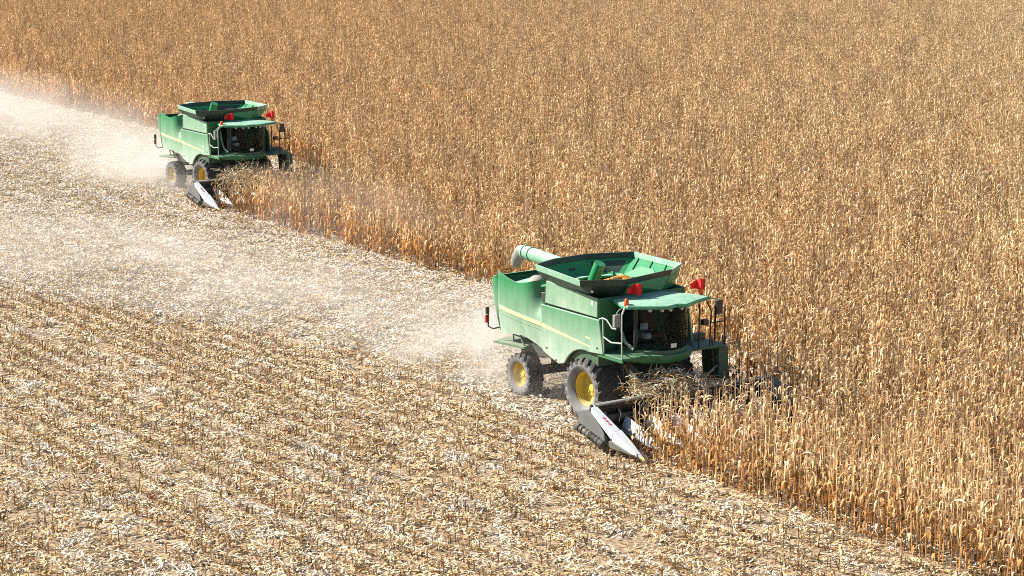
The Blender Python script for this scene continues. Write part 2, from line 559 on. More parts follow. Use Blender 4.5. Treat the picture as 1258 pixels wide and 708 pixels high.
def corn_plant(stalk, leaf, ear, x0=0.0, y0=0.0, H=None):
    H = H or random.gauss(2.2, 0.2)
    tone = random.uniform(0.72, 1.2)
    lean_a, lean = random.uniform(0, 6.28), abs(random.gauss(0, 0.05))
    def at(h):
        k = lean * h * (0.5 + 0.5 * h / H)
        return Vector((x0 + math.cos(lean_a) * k, y0 + math.sin(lean_a) * k, h))
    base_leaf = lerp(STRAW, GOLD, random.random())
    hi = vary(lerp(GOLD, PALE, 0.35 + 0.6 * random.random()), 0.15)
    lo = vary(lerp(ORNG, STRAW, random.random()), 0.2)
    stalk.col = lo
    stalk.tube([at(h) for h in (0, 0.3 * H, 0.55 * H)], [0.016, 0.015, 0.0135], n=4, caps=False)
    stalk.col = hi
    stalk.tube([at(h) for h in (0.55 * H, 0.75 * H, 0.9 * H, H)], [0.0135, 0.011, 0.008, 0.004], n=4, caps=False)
    if random.random() < 0.5:          # tassel remains
        for _ in range(random.randint(1, 3)):
            leaf.col = vary(lerp(PALE, STRAW, random.random()))
            ribbon(leaf, at(H * random.uniform(0.92, 0.99)), random.uniform(0, 6.28), random.uniform(0.6, 1.4), random.uniform(0.10, 0.2), 0.014, 0.2, None, seg=2)
    plane = random.gauss(math.pi / 2, 0.9)
    nl = random.randint(10, 13)
    for i in range(nl):
        h = H * (0.10 + 0.80 * (i + random.uniform(-0.35, 0.35)) / nl)
        q = h / H
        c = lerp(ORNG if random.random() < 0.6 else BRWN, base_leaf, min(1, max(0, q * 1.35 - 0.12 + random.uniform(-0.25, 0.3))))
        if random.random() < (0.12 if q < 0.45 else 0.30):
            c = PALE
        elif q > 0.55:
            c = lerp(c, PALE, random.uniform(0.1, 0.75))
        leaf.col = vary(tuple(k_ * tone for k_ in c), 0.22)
        az = plane + (i % 2) * math.pi + random.gauss(0, 0.6)
        if random.random() < 0.80:      # broken over, hanging along the stalk
            ribbon(leaf, at(max(0.05, h)), az, random.uniform(-0.2, 0.9), random.uniform(0.22, 0.46) * (0.7 if q > 0.75 else 1), random.uniform(0.035, 0.075) * (1.35 if q < 0.45 else 0.95), random.uniform(1.1, 1.9), None, seg=4, twist=random.uniform(-2.5, 2.5))
        else:                           # still stands out and arches
            ribbon(leaf, at(max(0.05, h)), az, random.uniform(0.5, 1.2), random.uniform(0.25, 0.5), random.uniform(0.025, 0.05), random.uniform(0.4, 0.8), None, seg=5, twist=random.uniform(-2.2, 2.2))
    if random.random() < 0.92:          # hanging ear in its husk
        h = random.uniform(0.34, 0.52) * H
        az = random.uniform(0, 6.28)
        ear.col = vary(lerp(STRAW, lerp(GOLD, ORNG, 0.5), random.random()), 0.15)
        p0 = at(h)
        out = Vector((math.cos(az), math.sin(az), 0))
        p1 = p0 + out * 0.06 + Vector((0, 0, 0.01))
        tip = p1 + out * random.uniform(0.0, 0.10) + Vector((0, 0, -random.uniform(0.2, 0.28)))
        ear.tube([p0, p1, p1.lerp(tip, 0.25), p1.lerp(tip, 0.65), tip], [0.008, 0.018, 0.035, 0.031, 0.009], n=6, caps=False)
        for _ in range(2):
            ear.col = vary(lerp(PALE, ORNG, random.random() * 0.8), 0.15)
            ribbon(ear, p1, az + random.uniform(-1.6, 1.6), -0.6, random.uniform(0.18, 0.3), 0.045, 0.5, None, seg=3)

SEG = 0.8
def corn_segment(gap):
    mb = MB()
    n = random.choice((4, 4, 5, 5))
    for k in range(n):
        if random.random() < gap:
            continue
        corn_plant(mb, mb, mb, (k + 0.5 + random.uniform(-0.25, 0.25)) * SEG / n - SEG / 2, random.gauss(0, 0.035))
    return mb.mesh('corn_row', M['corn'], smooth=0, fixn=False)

row_kinds = [corn_segment(0.45 if k > 20 else 0.08) for k in range(26)]
pts, rot, scl, idx = [], [], [], []
singles = []           # positions for plants built one by one
rows = np.arange(ROW0, 330, ROW)
xs = np.arange(-330, 20, SEG)
X, Y = np.meshgrid(xs, rows)
X = X + rng.uniform(-0.1, 0.1, (len(rows), 1))
X, Y = X.ravel(), Y.ravel()
ok = in_view(X, Y, 2.6, 0.05, 0.06)
X, Y = X[ok], Y[ok]
ok = np.array([standing(a - SEG / 2, b) for a, b in zip(X, Y)])
X, Y = X[ok], Y[ok]
# the plants nearest the lens become things of their own
U, V, Z = project(X, Y, 1.2)
vis = (U > 5) & (U < 1253) & (V < 700)
score = Z + np.where(np.abs(Y - ROW0) < 0.3, -6.0, 0) + np.where(vis, 0, 1000)
order = np.argsort(score)
nseg = 62
single_seg = set(order[:nseg].tolist())
for i in range(len(X)):
    if i in single_seg:
        continue
    pts.append((X[i], Y[i] + rng.normal(0, 0.02), 0))
    rot.append((0, 0, math.pi * rng.integers(0, 2) + rng.normal(0, 0.06)))
    s_ = rng.normal(1.0, 0.05)
    scl.append((1, 1, s_ * pulled(X[i], Y[i])))
    idx.append(int(rng.integers(0, len(row_kinds))))
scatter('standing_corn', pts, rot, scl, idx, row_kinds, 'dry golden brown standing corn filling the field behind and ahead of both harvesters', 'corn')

plant_kinds = []
for k in range(16):
    ms_ = [MB(), MB(), MB()]
    corn_plant(*ms_)
    plant_kinds.append([m.mesh(n, M['corn'], smooth=0, fixn=False) if m.v else None for m, n in zip(ms_, ('stalk', 'foliage', 'ear'))])
single_pts = []
for i in sorted(single_seg):
    n = 5
    for k in range(n):
        single_pts.append((X[i] - SEG / 2 + (k + 0.5 + rng.uniform(-0.25, 0.25)) * SEG / n, Y[i] + rng.normal(0, 0.035)))
single_pts = single_pts[:300]
for x, y in single_pts:
    front = abs(y - ROW0) < 0.3
    t = empty('corn_plant', (x, y, 0))
    t.rotation_euler = (0, 0, rng.uniform(0, 6.28))
    s_ = rng.normal(1.0, 0.05)
    t.scale = (1, 1, s_ * pulled(x, y))
    tag(t, 'dry tan corn plant standing in the front row along the stubble, lower right' if front else
        'dry tan corn plant standing behind the front row near the lower right corner', 'corn plant',
        'corn plants along the cut edge' if front else 'corn plants inside the field corner')
    for me, nm in zip(plant_kinds[int(rng.integers(0, 16))], ('stalk', 'foliage', 'ear')):
        if me:
            c = bpy.data.objects.new(nm, me)
            C.objects.link(c)
            c.parent = t

# ------------------------------------------------------------------ stubble and litter on the cut ground
def stub_segment(dusted=False):
    mb = MB()
    n = random.choice((4, 5, 5, 6))
    for k in range(n):
        x = (k + 0.5 + random.uniform(-0.35, 0.35)) * SEG / n - SEG / 2
        y = random.gauss(0, 0.07)
        H = random.uniform(0.08, 0.36)
        la, l = random.uniform(0, 6.28), abs(random.gauss(0, 0.10))
        top = Vector((x + math.cos(la) * l * H * 2, y + math.sin(la) * l * H * 2, H))
        mb.col = vary(random.choice((STRAW, PALE, GOLD) if dusted else (GOLD, ORNG, lerp(ORNG, BRWN, 0.5), STRAW, ORNG)), 0.25)
        mb.tube([(x, y, 0), Vector((x, y, 0)).lerp(top, 0.5), top], [0.016, 0.014, 0.012], n=4)
        for _ in range(random.randint(2, 4)):
            mb.col = vary(random.choice((PALE, STRAW, GOLD) if dusted else (ORNG, BRWN, GOLD, STRAW)), 0.25)
            ribbon(mb, Vector((x, y, 0)).lerp(top, random.uniform(0.2, 0.9)), random.uniform(0, 6.28), random.uniform(0.2, 1.2), random.uniform(0.08, 0.25), 0.035, 0.8, None, seg=3)
    return mb.mesh('stubble', M['litter'], smooth=0, fixn=False)

CHAFF = ((0.82, 0.67, 0.47), (0.77, 0.58, 0.36), (0.58, 0.39, 0.22), (0.34, 0.21, 0.13))
HUSK = ((0.84, 0.70, 0.50), (0.80, 0.61, 0.38), (0.84, 0.75, 0.61), (0.68, 0.45, 0.21))
PALE_CHAFF = ((0.85, 0.75, 0.62), (0.82, 0.69, 0.54), (0.86, 0.79, 0.69), (0.70, 0.56, 0.41))

def litter_patch(pale):
    mb = MB()
    A = 0.45
    def ry():
        return random.gauss(0, 0.17)
    for _ in range(110 if not pale else 140):      # chaff
        x, y = random.uniform(-A, A), ry()
        mb.col = vary(random.choice(PALE_CHAFF if pale else CHAFF), 0.15)
        ribbon(mb, (x, y, random.uniform(0.006, 0.03)), random.uniform(0, 6.28), random.uniform(-0.1, 0.3), random.uniform(0.03, 0.09), random.uniform(0.015, 0.035), 0.2, None, seg=1)
    for _ in range(56 if not pale else 64):      # husks and torn leaves
        x, y = random.uniform(-A, A), ry()
        r_ = random.random()
        c = random.choice(PALE_CHAFF if pale else HUSK)
        if r_ > (0.94 if pale else 0.86):
            c = random.choice((GOLD, ORNG, STRAW, BRWN))
        mb.col = vary(c, 0.12)
        L, wd = random.uniform(0.08, 0.26), random.uniform(0.02, 0.06)
        ribbon(mb, (x, y, random.uniform(0.02, 0.12) * max(0.2, 1 - abs(y) / 0.35)), random.uniform(0, 6.28), random.uniform(-0.1, 0.7), L, wd, random.uniform(0.15, 0.5), None, seg=3, twist=random.uniform(-1.2, 1.2))
    for _ in range(3):     # lying stalk pieces
        x, y, a, L = random.uniform(-A, A), ry(), random.uniform(0, 6.28), random.uniform(0.12, 0.5)
        mb.col = vary(random.choice((STRAW, PALE, GOLD, ORNG)), 0.2)
        mb.tube([(x, y, 0.03), (x + math.cos(a) * L, y + math.sin(a) * L, random.uniform(0.02, 0.09))], 0.013, n=4)
    for v in range(len(mb.v)):
        p = mb.v[v]
        if p[2] < 0.004:
            mb.v[v] = (p[0], p[1], 0.004 + random.random() * 0.004)
    return mb.mesh('litter', M['litter'], smooth=0, fixn=False)

def streak(x, y):
    """uneven bands that run along the rows"""
    v = 0
    for a, kx, ky, ph in ((0.30, 0.05, 0.9, 0.3), (0.25, 0.11, 1.9, 1.7), (0.22, 0.021, 0.41, 4.0), (0.2, 0.23, 2.7, 2.2)):
        v = v + a * np.sin(kx * x + ky * y + ph + 1.3 * np.sin(0.07 * x + 0.2 * y + ph))
    return v

def fresh_cut(x, y):
    """1 on the strips just cut and where their dust and chaff have settled"""
    line = np.where(x < -58, 37.5 + (x + 58) * 0.34, 36.0)
    return ((y > np.maximum(line, 27)) & (x < NEAR.x + 2) | (y > EDGE_NEAR)).astype(float)

stub_kinds = [stub_segment(k >= 18) for k in range(26)]
rows2 = np.arange(ROW0 - ROW * 60, EDGE_FAR, ROW)
X, Y = np.meshgrid(np.arange(-190, 0, SEG), rows2)
X = (X + rng.uniform(-0.2, 0.2, (len(rows2), 1))).ravel()
Y = Y.ravel()
ok = in_view(X, Y, 0.6, 0.05, 0.08)
X, Y = X[ok], Y[ok]
st = np.array([standing(a, b) for a, b in zip(X, Y)])
# wheel tracks flatten stubble behind each machine
trk = np.zeros(len(X), bool)
for o_, e in ((NEAR, 1), (FAR, 1)):
    for s_ in (-1.32, 1.32):
        trk |= (np.abs(Y - (o_.y + s_)) < 0.42) & (X < o_.x + 0.5)
keep = (~st) & (~trk) & (rng.random(len(X)) < np.clip(0.86 + 0.8 * streak(X, Y) - 0.2 * (Y > ROW0), 0.4, 1.0))
X, Y = X[keep], Y[keep]
n = len(X)
scatter('corn_stubble', np.stack([X, Y + rng.normal(0, 0.03, n), np.zeros(n)], -1),
        np.stack([np.zeros(n), np.zeros(n), rng.integers(0, 2, n) * math.pi + rng.normal(0, 0.05, n)], -1),
        np.stack([np.ones(n), np.ones(n), rng.uniform(0.75, 1.2, n)], -1),
        np.where(fresh_cut(X, Y) > 0, rng.integers(18, 26, n), rng.integers(0, 18, n)), stub_kinds, 'short brown cut corn stubble left in rows across the harvested ground', 'stubble')

lit_kinds = [litter_patch(k >= 8) for k in range(14)]
step = 0.55
X, Y = np.meshgrid(np.arange(-190, 0, step), np.arange(ROW0 - ROW * 60.5, EDGE_FAR + 1, ROW))
X, Y = X.ravel(), Y.ravel()
X = X + rng.uniform(-0.2, 0.2, len(X))
Y = Y + rng.normal(0, 0.13, len(Y))
ok = in_view(X, Y, 0.3, 0.05, 0.08)
X, Y = X[ok], Y[ok]
st = np.array([standing(a - 0.6, b) and standing(a - 0.6, b - 2.2) for a, b in zip(X, Y)])
keep = (~st) & (rng.random(len(X)) > 0.07)
X, Y = X[keep], Y[keep]
n = len(X)
fresh = fresh_cut(X, Y)
pale_p = np.where(fresh > 0, 0.95, np.clip(0.15 - 0.5 * streak(X, Y), 0.0, 0.4))
scatter('crop_litter', np.stack([X, Y, rng.uniform(0, 0.01, n)], -1),
        np.stack([rng.normal(0, 0.02, n), rng.normal(0, 0.02, n), math.pi * rng.integers(0, 2, n) + rng.normal(0, 0.15, n)], -1),
        np.stack([np.ones(n), np.ones(n) + 0.5 * fresh, rng.uniform(0.6, 1.6, n)], -1),
        np.where(rng.random(n) < pale_p, rng.integers(8, 14, n), rng.integers(0, 8, n)), lit_kinds, 'pale shredded corn leaves and husks strewn over the harvested ground', 'crop litter')

# ------------------------------------------------------------------ the combine harvester
def interp(x, tab):
    return float(np.interp(x, [a for a, _ in tab], [b for _, b in tab]))

def make_wheel(root, name, cx, cy, rad, width, rimr, nl, side):
    """side = -1: outer face looks to -y"""
    wl = empty(name, (cx, cy, rad), root)
    hw = width / 2
    s = side
    t = MB()
    prof = [(rimr, s * hw * 0.72), (rimr + 0.05, s * hw * 0.86), (rimr + (rad - rimr) * 0.45, s * hw * 1.0), (rad * 0.90, s * hw * 0.97)]
    prof2 = [(rad * 0.90, s * hw * 0.97), (rad * 0.945, s * hw * 0.80), (rad * 0.955, s * hw * 0.3), (rad * 0.955, -s * hw * 0.3), (rad * 0.945, -s * hw * 0.8), (rad * 0.90, -s * hw * 0.97)]
    prof3 = [(rad * 0.90, -s * hw * 0.97), (rimr + (rad - rimr) * 0.45, -s * hw * 1.0), (rimr + 0.05, -s * hw * 0.86), (rimr, -s * hw * 0.72), (rimr, s * hw * 0.72)]
    t.cur = 1
    t.lathe_y(prof, (0, 0, 0), 64, closed=False)
    t.lathe_y(prof3[:4], (0, 0, 0), 64, closed=False)
    t.cur = 0
    t.lathe_y(prof2, (0, 0, 0), 64, closed=False)
    t.lathe_y(prof3[3:], (0, 0, 0), 64, closed=False)
    # chevron lugs
    def P(a, y, r_):
        return (r_ * math.cos(a), y, r_ * math.sin(a))
    dth = 2 * math.pi / nl
    for half in (-1, 1):
        for i in range(nl):
            a0 = dth * (i + (0.5 if half > 0 else 0))
            st_ = []
            for (fy, da, wdt, rt, rb) in ((1.005, 0.00, 0.36, rad * 0.945, rad * 0.80), (0.93, 0.10, 0.34, rad * 0.985, rad * 0.90), (0.45, 0.62, 0.30, rad, rad * 0.94), (-0.06, 1.0, 0.30, rad, rad * 0.94)):
                a = a0 + da * dth * 1.25
                y = half * hw * fy
                wd = wdt * dth * 0.62
                st_.append([P(a - wd, y, rb), P(a + wd, y, rb), P(a + wd * 0.8, y, rt), P(a - wd * 0.8, y, rt)])
            vs = [p for q in st_ for p in q]
            fs = [(0, 1, 2, 3), (15, 14, 13, 12)]
            for k in range(3):
                for j in range(4):
                    fs.append((k * 4 + j, (k + 1) * 4 + j, (k + 1) * 4 + (j + 1) % 4, k * 4 + (j + 1) % 4))
            t.add(vs, fs)
    t.build('tyre', [M['tyre'], M['sidewall']], wl, smooth=30)
    r_ = MB()
    d = s * hw
    r_.lathe_y([(rimr * 1.06, d * 0.80), (rimr * 1.06, d * 0.70), (rimr * 0.98, d * 0.66), (rimr * 0.94, d * 0.10), (rimr * 0.55, d * 0.02), (rimr * 0.50, d * 0.14), (0.0, d * 0.14),
                (0.0, -d * 0.2), (rimr * 0.9, -d * 0.2), (rimr * 1.0, d * 0.6)], (0, 0, 0), 48)
    r_.build('rim', M['yellow'], wl, smooth=40)
    h = MB()
    h.lathe_y([(0.0, d * 0.27), (rimr * 0.2, d * 0.27), (rimr * 0.24, d * 0.23), (rimr * 0.26, d * 0.13), (0.0, d * 0.13)], (0, 0, 0), 20)
    for k in range(8):
        a = 2 * math.pi * k / 8
        h.lathe_y([(0, d * 0.24), (0.022, d * 0.24), (0.022, d * 0.13), (0, d * 0.13)], (rimr * 0.38 * math.cos(a), 0, rimr * 0.38 * math.sin(a)), 6)
    h.build('hub', M['yellow'], wl, smooth=40)
    return wl

REAR_TOP = [(-4.74, 3.70), (-4.5, 3.66), (-3.9, 3.55), (-3.52, 3.50), (-3.0, 3.60), (-2.65, 3.70), (-2.18, 3.77)]
REAR_Y = [(-4.74, 1.50), (-4.55, 1.60), (-4.0, 1.65), (-3.0, 1.65), (-2.19, 1.61)]
REAR_IN = [(-2.90, 0.0), (-2.76, 0.09), (-2.48, 0.5), (-2.19, 0.62)]
REAR_CR = [(-4.74, 2.41), (-2.18, 2.26)]
REAR_BOT = [(-4.74, 1.84), (-4.45, 1.80), (-4.0, 1.84), (-3.55, 1.92), (-3.1, 1.92), (-2.6, 1.80), (-2.18, 1.66)]

def make_combine(label):
    root = empty('combine_harvester')
    tag(root, label, 'combine harvester', 'green combine harvesters in the corn')
    # ---- hull under the panels
    b = MB()
    b.box((-0.80, 0, 2.42), (2.62, 3.06, 1.5))
    b.build('grain_tank', M['green_dark'], root, bevel=0.02)
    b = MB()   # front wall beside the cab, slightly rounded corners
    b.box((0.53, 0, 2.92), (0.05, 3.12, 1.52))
    b.build('tank_front_wall', M['green_shaded'], root, bevel=0.02)
    b = MB()   # engine bay body
    b.prism([(-4.72, 2.0), (-2.1, 1.75), (-2.1, 3.40), (-3.5, 3.25), (-4.72, 3.20)], lambda u, v, t: (u, t, v), -1.40, 1.40)
    b.build('engine_bay', M['frame'], root, bevel=0.02)
    # ---- side panels on both sides
    xs_r = np.concatenate([np.linspace(-4.74, -4.4, 4), np.linspace(-4.2, -2.8, 8), np.linspace(-2.70, -2.19, 9)])
    for s in (-1, 1):
        b = MB()
        rows_ = []
        for t in (0, 0.12, 0.25, 0.37, 0.5, 0.62, 0.75, 0.87, 1):
            rw = []
            for x in xs_r:
                z0, z1 = interp(x, REAR_CR) + 0.008, interp(x, REAR_TOP)
                z = z0 + (z1 - z0) * t
                y = interp(x, REAR_Y) + 0.03 * math.sin(math.pi * min(1, t * 0.9)) - interp(x, REAR_IN) * min(1, max(0, (z - 2.62) / 0.75))
                rw.append((x, s * y, z0 + (z1 - z0) * t))
            rows_.append(rw)
        b.sheet(rows_, (0, -s * 0.05, 0))
        b.build('rear_side_panel', M['green'], root, smooth=50)
        b = MB()
        rows_ = []
        for t in (0, 0.5, 1):
            rows_.append([(x, s * (interp(x, REAR_Y) - 0.05 * (1 - t)), interp(x, REAR_BOT) + (interp(x, REAR_CR) - 0.008 - interp(x, REAR_BOT)) * t) for x in xs_r])
        b.sheet(rows_, (0, -s * 0.05, 0))
        b.build('rear_skirt', M['green'], root, smooth=50)
        # upper middle panel
        b = MB()
        b.prism([(-2.10, 3.125), (0.52, 3.115), (0.52, 3.68), (-2.06, 3.80)], lambda u, v, t: (u, s * t, v), 1.54, 1.60)
        b.build('upper_side_panel', M['green_pale'], root, bevel=0.02)
        # lower middle panel with the wheel arch
        arch = [(-0.04 + 1.15 * math.cos(R(a)), 0.92 + 1.15 * math.sin(R(a))) for a in (150, 140, 130, 120, 110, 100, 90, 80)]
        top_ = [(0.66, 3.085), (-2.27, 3.07)]
        poly = [(-2.14, 1.66), (-1.34, 1.42)] + arch + [(0.88, 2.10)] + top_
        b = MB()
        b.prism(poly, lambda u, v, t: (u, s * t, v), 1.58, 1.645)
        b.build('lower_side_panel', M['green'], root, bevel=0.025)
        # seam shadow strips are real gaps; the black strip behind them
        b = MB()
        b.box((-2.16, s * 1.30, 2.6), (0.06, 0.5, 2.0))
        b.build('panel_seam', M['black'], root)
        # stripe, one band over two panels
        b = MB()
        xs_s = [x for x in xs_r if -4.56 < x < -2.2]
        b.sheet([[(x, s * (interp(x, REAR_Y) + 0.034), interp(x, [(-4.5, 2.56), (-2.2, 2.395)])) for x in xs_s],
                 [(x, s * (interp(x, REAR_Y) + 0.034), interp(x, [(-4.5, 2.68), (-2.2, 2.515)])) for x in xs_s]], (0, -s * 0.02, 0))
        b.sheet([[(-2.22, s * 1.649, 2.395), (0.30, s * 1.649, 2.205)], [(-2.22, s * 1.649, 2.515), (0.30, s * 1.649, 2.245)]], (0, -s * 0.003, 0))
        b.build('stripe', M['stripe'], root, smooth=0)
        # small pale marks
        b = MB()
        b.box((0.14, s * 1.648, 2.47), (0.26, 0.006, 0.05), Matrix.Rotation(R(4), 3, 'Y'))
        b.build('side_mark', M['stripe'], root, smooth=0)
        b = MB()
        b.box((0.28, s * 1.603, 3.50), (0.09, 0.006, 0.11))
        b.build('sticker', M['white'], root, smooth=0)
        b = MB()
        for x, z in ((-1.95, 1.80), (-1.45, 1.52), (0.60, 2.25)):
            b.box((x, s * 1.652, z), (0.07, 0.014, 0.045))
        b.build('latch', M['black'], root, smooth=0)
        b = MB()
        for q in range(5):
            b.box((-4.28 + 0.13 * q, s * 1.668, 3.02 + 0.02 * q), (0.035, 0.012, 0.30 - 0.02 * q))
        b.build('side_vent', M['green_dark'], root, smooth=0) if s > 0 else None
        # rear fender sweep and strut
        b = MB()
        b.prism([(-2.95, 1.90), (-2.15, 1.62), (-1.40, 1.40), (-1.40, 1.30), (-2.2, 1.42), (-2.7, 1.35), (-3.1, 1.65)], lambda u, v, t: (u, s * t, v), 1.30, 1.40)
        b.build('axle_shroud', M['frame'], root, bevel=0.02)
        # spreader wing at the tail
        b = MB()
        b.sheet([[(-5.0, s * 0.25, 1.50), (-5.05, s * 1.0, 1.50), (-4.85, s * 1.62, 1.49)], [(-3.3, s * 0.25, 1.66), (-3.3, s * 1.0, 1.66), (-3.2, s * 1.60, 1.58)]], (0, 0, -0.06))
        b.tube([(-4.2, s * 1.3, 1.52), (-4.0, s * 1.45, 1.82), (-3.5, s * 1.45, 1.80), (-3.2, s * 1.3, 1.60)], 0.025, 6)
        b.tube([(-3.55, s * 1.5, 1.86), (-3.30, s * 1.5, 1.55)], 0.035, 6)
        b.build('spreader_wing', M['feeder'], root, smooth=40)
    # ---- tail hood
    b = MB()
    rows_ = []
    for z, x in ((3.50, -4.98), (3.40, -5.08), (3.05, -5.04), (2.66, -4.96), (2.2, -4.80), (1.86, -4.64)):
        half = [(-4.71 + 0.05 * (2.66 - z if z < 2.66 else 0), 1.50), (x + 0.10, 1.565), (x + 0.02, 1.52), (x - 0.02, 1.35), (x - 0.05, 0.6)]
        rows_.append([(a, -b_, z) for a, b_ in half] + [(x - 0.06, 0, z)] + [(a, b_, z) for a, b_ in reversed(half)])
    b.sheet(rows_, lambda p: (0.05, -0.03 * p.y, 0))
    b.build('tail_hood', M['green'], root, smooth=50)
    b = MB()
    b.prism([(-4.6, 0.95), (-4.75, 1.75), (-3.4, 1.9), (-3.4, 1.1)], lambda u, v, t: (u, t, v), -0.75, 0.75)
    b.build('straw_chopper', M['frame'], root, bevel=0.03)
    # ---- engine deck: sloped cover, intake dome, screen, dark bay at the tail
    b = MB()
    b.sheet([[(-4.25, -1.35, 3.36), (-4.35, 0, 3.50), (-4.45, 1.45, 3.60)], [(-3.0, -1.40, 3.48), (-3.0, 0, 3.62), (-3.0, 1.40, 3.66)], [(-2.14, -1.38, 3.66), (-2.14, 0, 3.74), (-2.14, 1.38, 3.66)]], (0, 0, -0.06))
    b.build('engine_deck', M['green_roof'], root, smooth=30)
    b = MB()
    prof = [(0.30 * math.cos(a), 0.24 * math.sin(a)) for a in np.linspace(0, math.pi / 2, 7)]
    vs, fs = [], []
    for k in range(20):
        a = 2 * math.pi * k / 20
        vs += [(-3.45 + r_ * math.cos(a), -0.95 + r_ * math.sin(a), 3.44 + z) for r_, z in prof]
    for k in range(20):
        for i in range(6):
            fs.append((k * 7 + i, ((k + 1) % 20) * 7 + i, ((k + 1) % 20) * 7 + i + 1, k * 7 + i + 1))
    b.add(vs, fs)
    b.build('intake_dome', M['grey'], root, smooth=60)
    b = MB()
    b.tube([(-3.6, 0.5, 3.3), (-3.6, 0.5, 3.95)], 0.07, 12)
    b.tube([(-3.6, 0.5, 3.95), (-3.66, 0.5, 4.03)], 0.06, 12)
    b.build('exhaust_pipe', M['black'], root)
    b = MB()
    b.box((-3.3, 1.42, 3.66), (1.1, 0.10, 0.05))
    b.tube([(-3.9, 1.45, 3.4), (-3.9, 1.45, 3.68), (-2.8, 1.45, 3.68), (-2.8, 1.45, 3.4)], 0.02, 6)
    b.build('deck_rail', M['black'], root)
    # ---- unfolded tank extension: sloping flaps with an upright lip
    LOW = [(0.48, -0.75), (0.10, -1.42), (-2.22, -1.42), (-2.76, -0.6), (-2.86, 0.6), (-2.30, 1.46), (0.10, 1.46), (0.48, 0.75)]
    UP = [(0.86, -0.88), (0.26, -2.02), (-2.52, -1.62), (-2.98, -0.66), (-3.14, 0.66), (-2.62, 2.06), (-0.28, 2.02), (0.32, 1.20)]
    ZL, ZM, ZU = 3.66, 4.06, 4.22
    nn = 8
    walls = []
    for i in range(nn):
        j = (i + 1) % nn
        a0, a1, u0, u1 = LOW[i], LOW[j], UP[i], UP[j]
        b = MB()
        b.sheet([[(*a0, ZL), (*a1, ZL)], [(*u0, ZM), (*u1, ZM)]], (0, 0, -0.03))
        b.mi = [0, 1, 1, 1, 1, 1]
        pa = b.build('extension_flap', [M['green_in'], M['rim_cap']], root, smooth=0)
        b = MB()
        mid = Vector((-1.0, 0))
        def outw(p, k=0.05):
            v = (Vector(p) - mid).normalized()
            return (p[0] + v.x * k, p[1] + v.y * k)
        o0, o1 = outw(u0), outw(u1)
        i0, i1 = outw(u0, -0.035), outw(u1, -0.035)
        b.hull([(*u0, ZM - 0.02), (*u1, ZM - 0.02), (*o0, ZU), (*o1, ZU), (*i0, ZM), (*i1, ZM), (*u0, ZU), (*u1, ZU)])
        lip = b.build('flap_lip', M['lip'] if i in (1, 5, 6) else M['rim_cap'], pa, smooth=0)  # pale on sunlit edges, dark on shaded ones: the lighting is in the colour
        if i in (5, 6):      # stiffening ribs on the sunlit flaps
            rb = MB()
            for t in ((0.12, 0.42, 0.72, 0.92) if i == 5 else (0.5,)):
                p = Vector((a0[0] + (a1[0] - a0[0]) * t, a0[1] + (a1[1] - a0[1]) * t, ZL + 0.02))
                q = Vector((u0[0] + (u1[0] - u0[0]) * t, u0[1] + (u1[1] - u0[1]) * t, ZM + 0.02))
                rb.tube([p.lerp(q, 0.05), p.lerp(q, 0.97)], 0.022, 4)
            rb.build('flap_rib', M['black'], pa, smooth=0)
    b = MB()   # tank bowl below the flaps
    bowl = [(x * 0.62 - 0.3, y * 0.66) for x, y in LOW]
    b.add([(*p, 3.22) for p in bowl], [tuple(range(8))])
    for i in range(nn):
        j = (i + 1) % nn
        b.add([(*LOW[i], ZL), (*LOW[j], ZL), (*bowl[j], 3.22), (*bowl[i], 3.22)], [(0, 1, 2, 3)])
    b.build('tank_bowl', M['green_in'], root, smooth=0)
    b = MB()
    b.box((0.20, -1.62, 3.86), (0.34, 0.02, 0.07), Matrix.Rotation(R(-8), 3, 'Z'))
    b.build('rim_sticker', M['white'], root)
    b = MB()   # loading auger rising out of the grain
    b.tube([(-1.42, -0.53, 3.35), (-0.98, -0.42, 4.36)], 0.17, 20)
    b.build('fill_auger', M['green_in'], root)
    b = MB()
    b.prism([(0.45, 3.66), (0.2, 3.74), (-0.3, 4.02), (-0.9, 4.02), (-1.5, 3.72)], lambda u, v, t: (u - 0.5, 1.25 + (v - 3.7) * 0.5 + t, v), 0, 0.03)
    b.build('inner_baffle', M['green_in'], root, smooth=0)
    # ---- unloading auger folded back along the far side
    b = MB()
    b.tube([(0.15, 1.45, 3.0), (0.15, 1.62, 2.95), (-0.05, 1.72, 3.06), (-0.4, 1.75, 3.08)], 0.2, 18)
    b.tube([(-0.4, 1.75, 3.08), (-8.0, 1.70, 3.46)], 0.22, 20)
    for x in (-7.6, -7.95, -4.2):
        z = 3.46 - (x + 8.0) * 0.05
        b.tube([(x, 1.70, z), (x - 0.06, 1.70, z)], 0.245, 20)
    au = b.build('unloading_auger', M['auger'], root)
    b = MB()
    b.tube([(-7.95, 1.70, 3.47), (-8.2, 1.69, 3.44), (-8.42, 1.68, 3.20), (-8.52, 1.67, 2.95)], [0.22, 0.235, 0.21, 0.17], 16)
    b.build('spout', M['rubber_spout'], au)
    # ---- chassis and axles
    b = MB()
    b.box((-1.5, 0, 1.45), (4.6, 1.7, 0.5))
    b.box((-1.3, 0, 1.05), (3.2, 1.3, 0.4))
    b.tube([(0, -1.2, 0.92), (0, 1.2, 0.92)], 0.24, 14)
    b.box((-3.48, 0, 0.72), (0.26, 2.3, 0.26))
    b.box((-3.48, 0, 1.1), (0.5, 0.5, 0.8))
    b.box((0.35, 0, 1.65), (0.7, 1.6, 0.45))
    b.build('chassis', M['frame'], root, bevel=0.02)
    for s in (-1, 1):
        make_wheel(root, 'wheel', -0.03, s * 1.27, 0.92, 0.98, 0.50, 20, s)
        make_wheel(root, 'wheel', -3.48, s * 1.38, 0.67, 0.56, 0.36, 18, s)
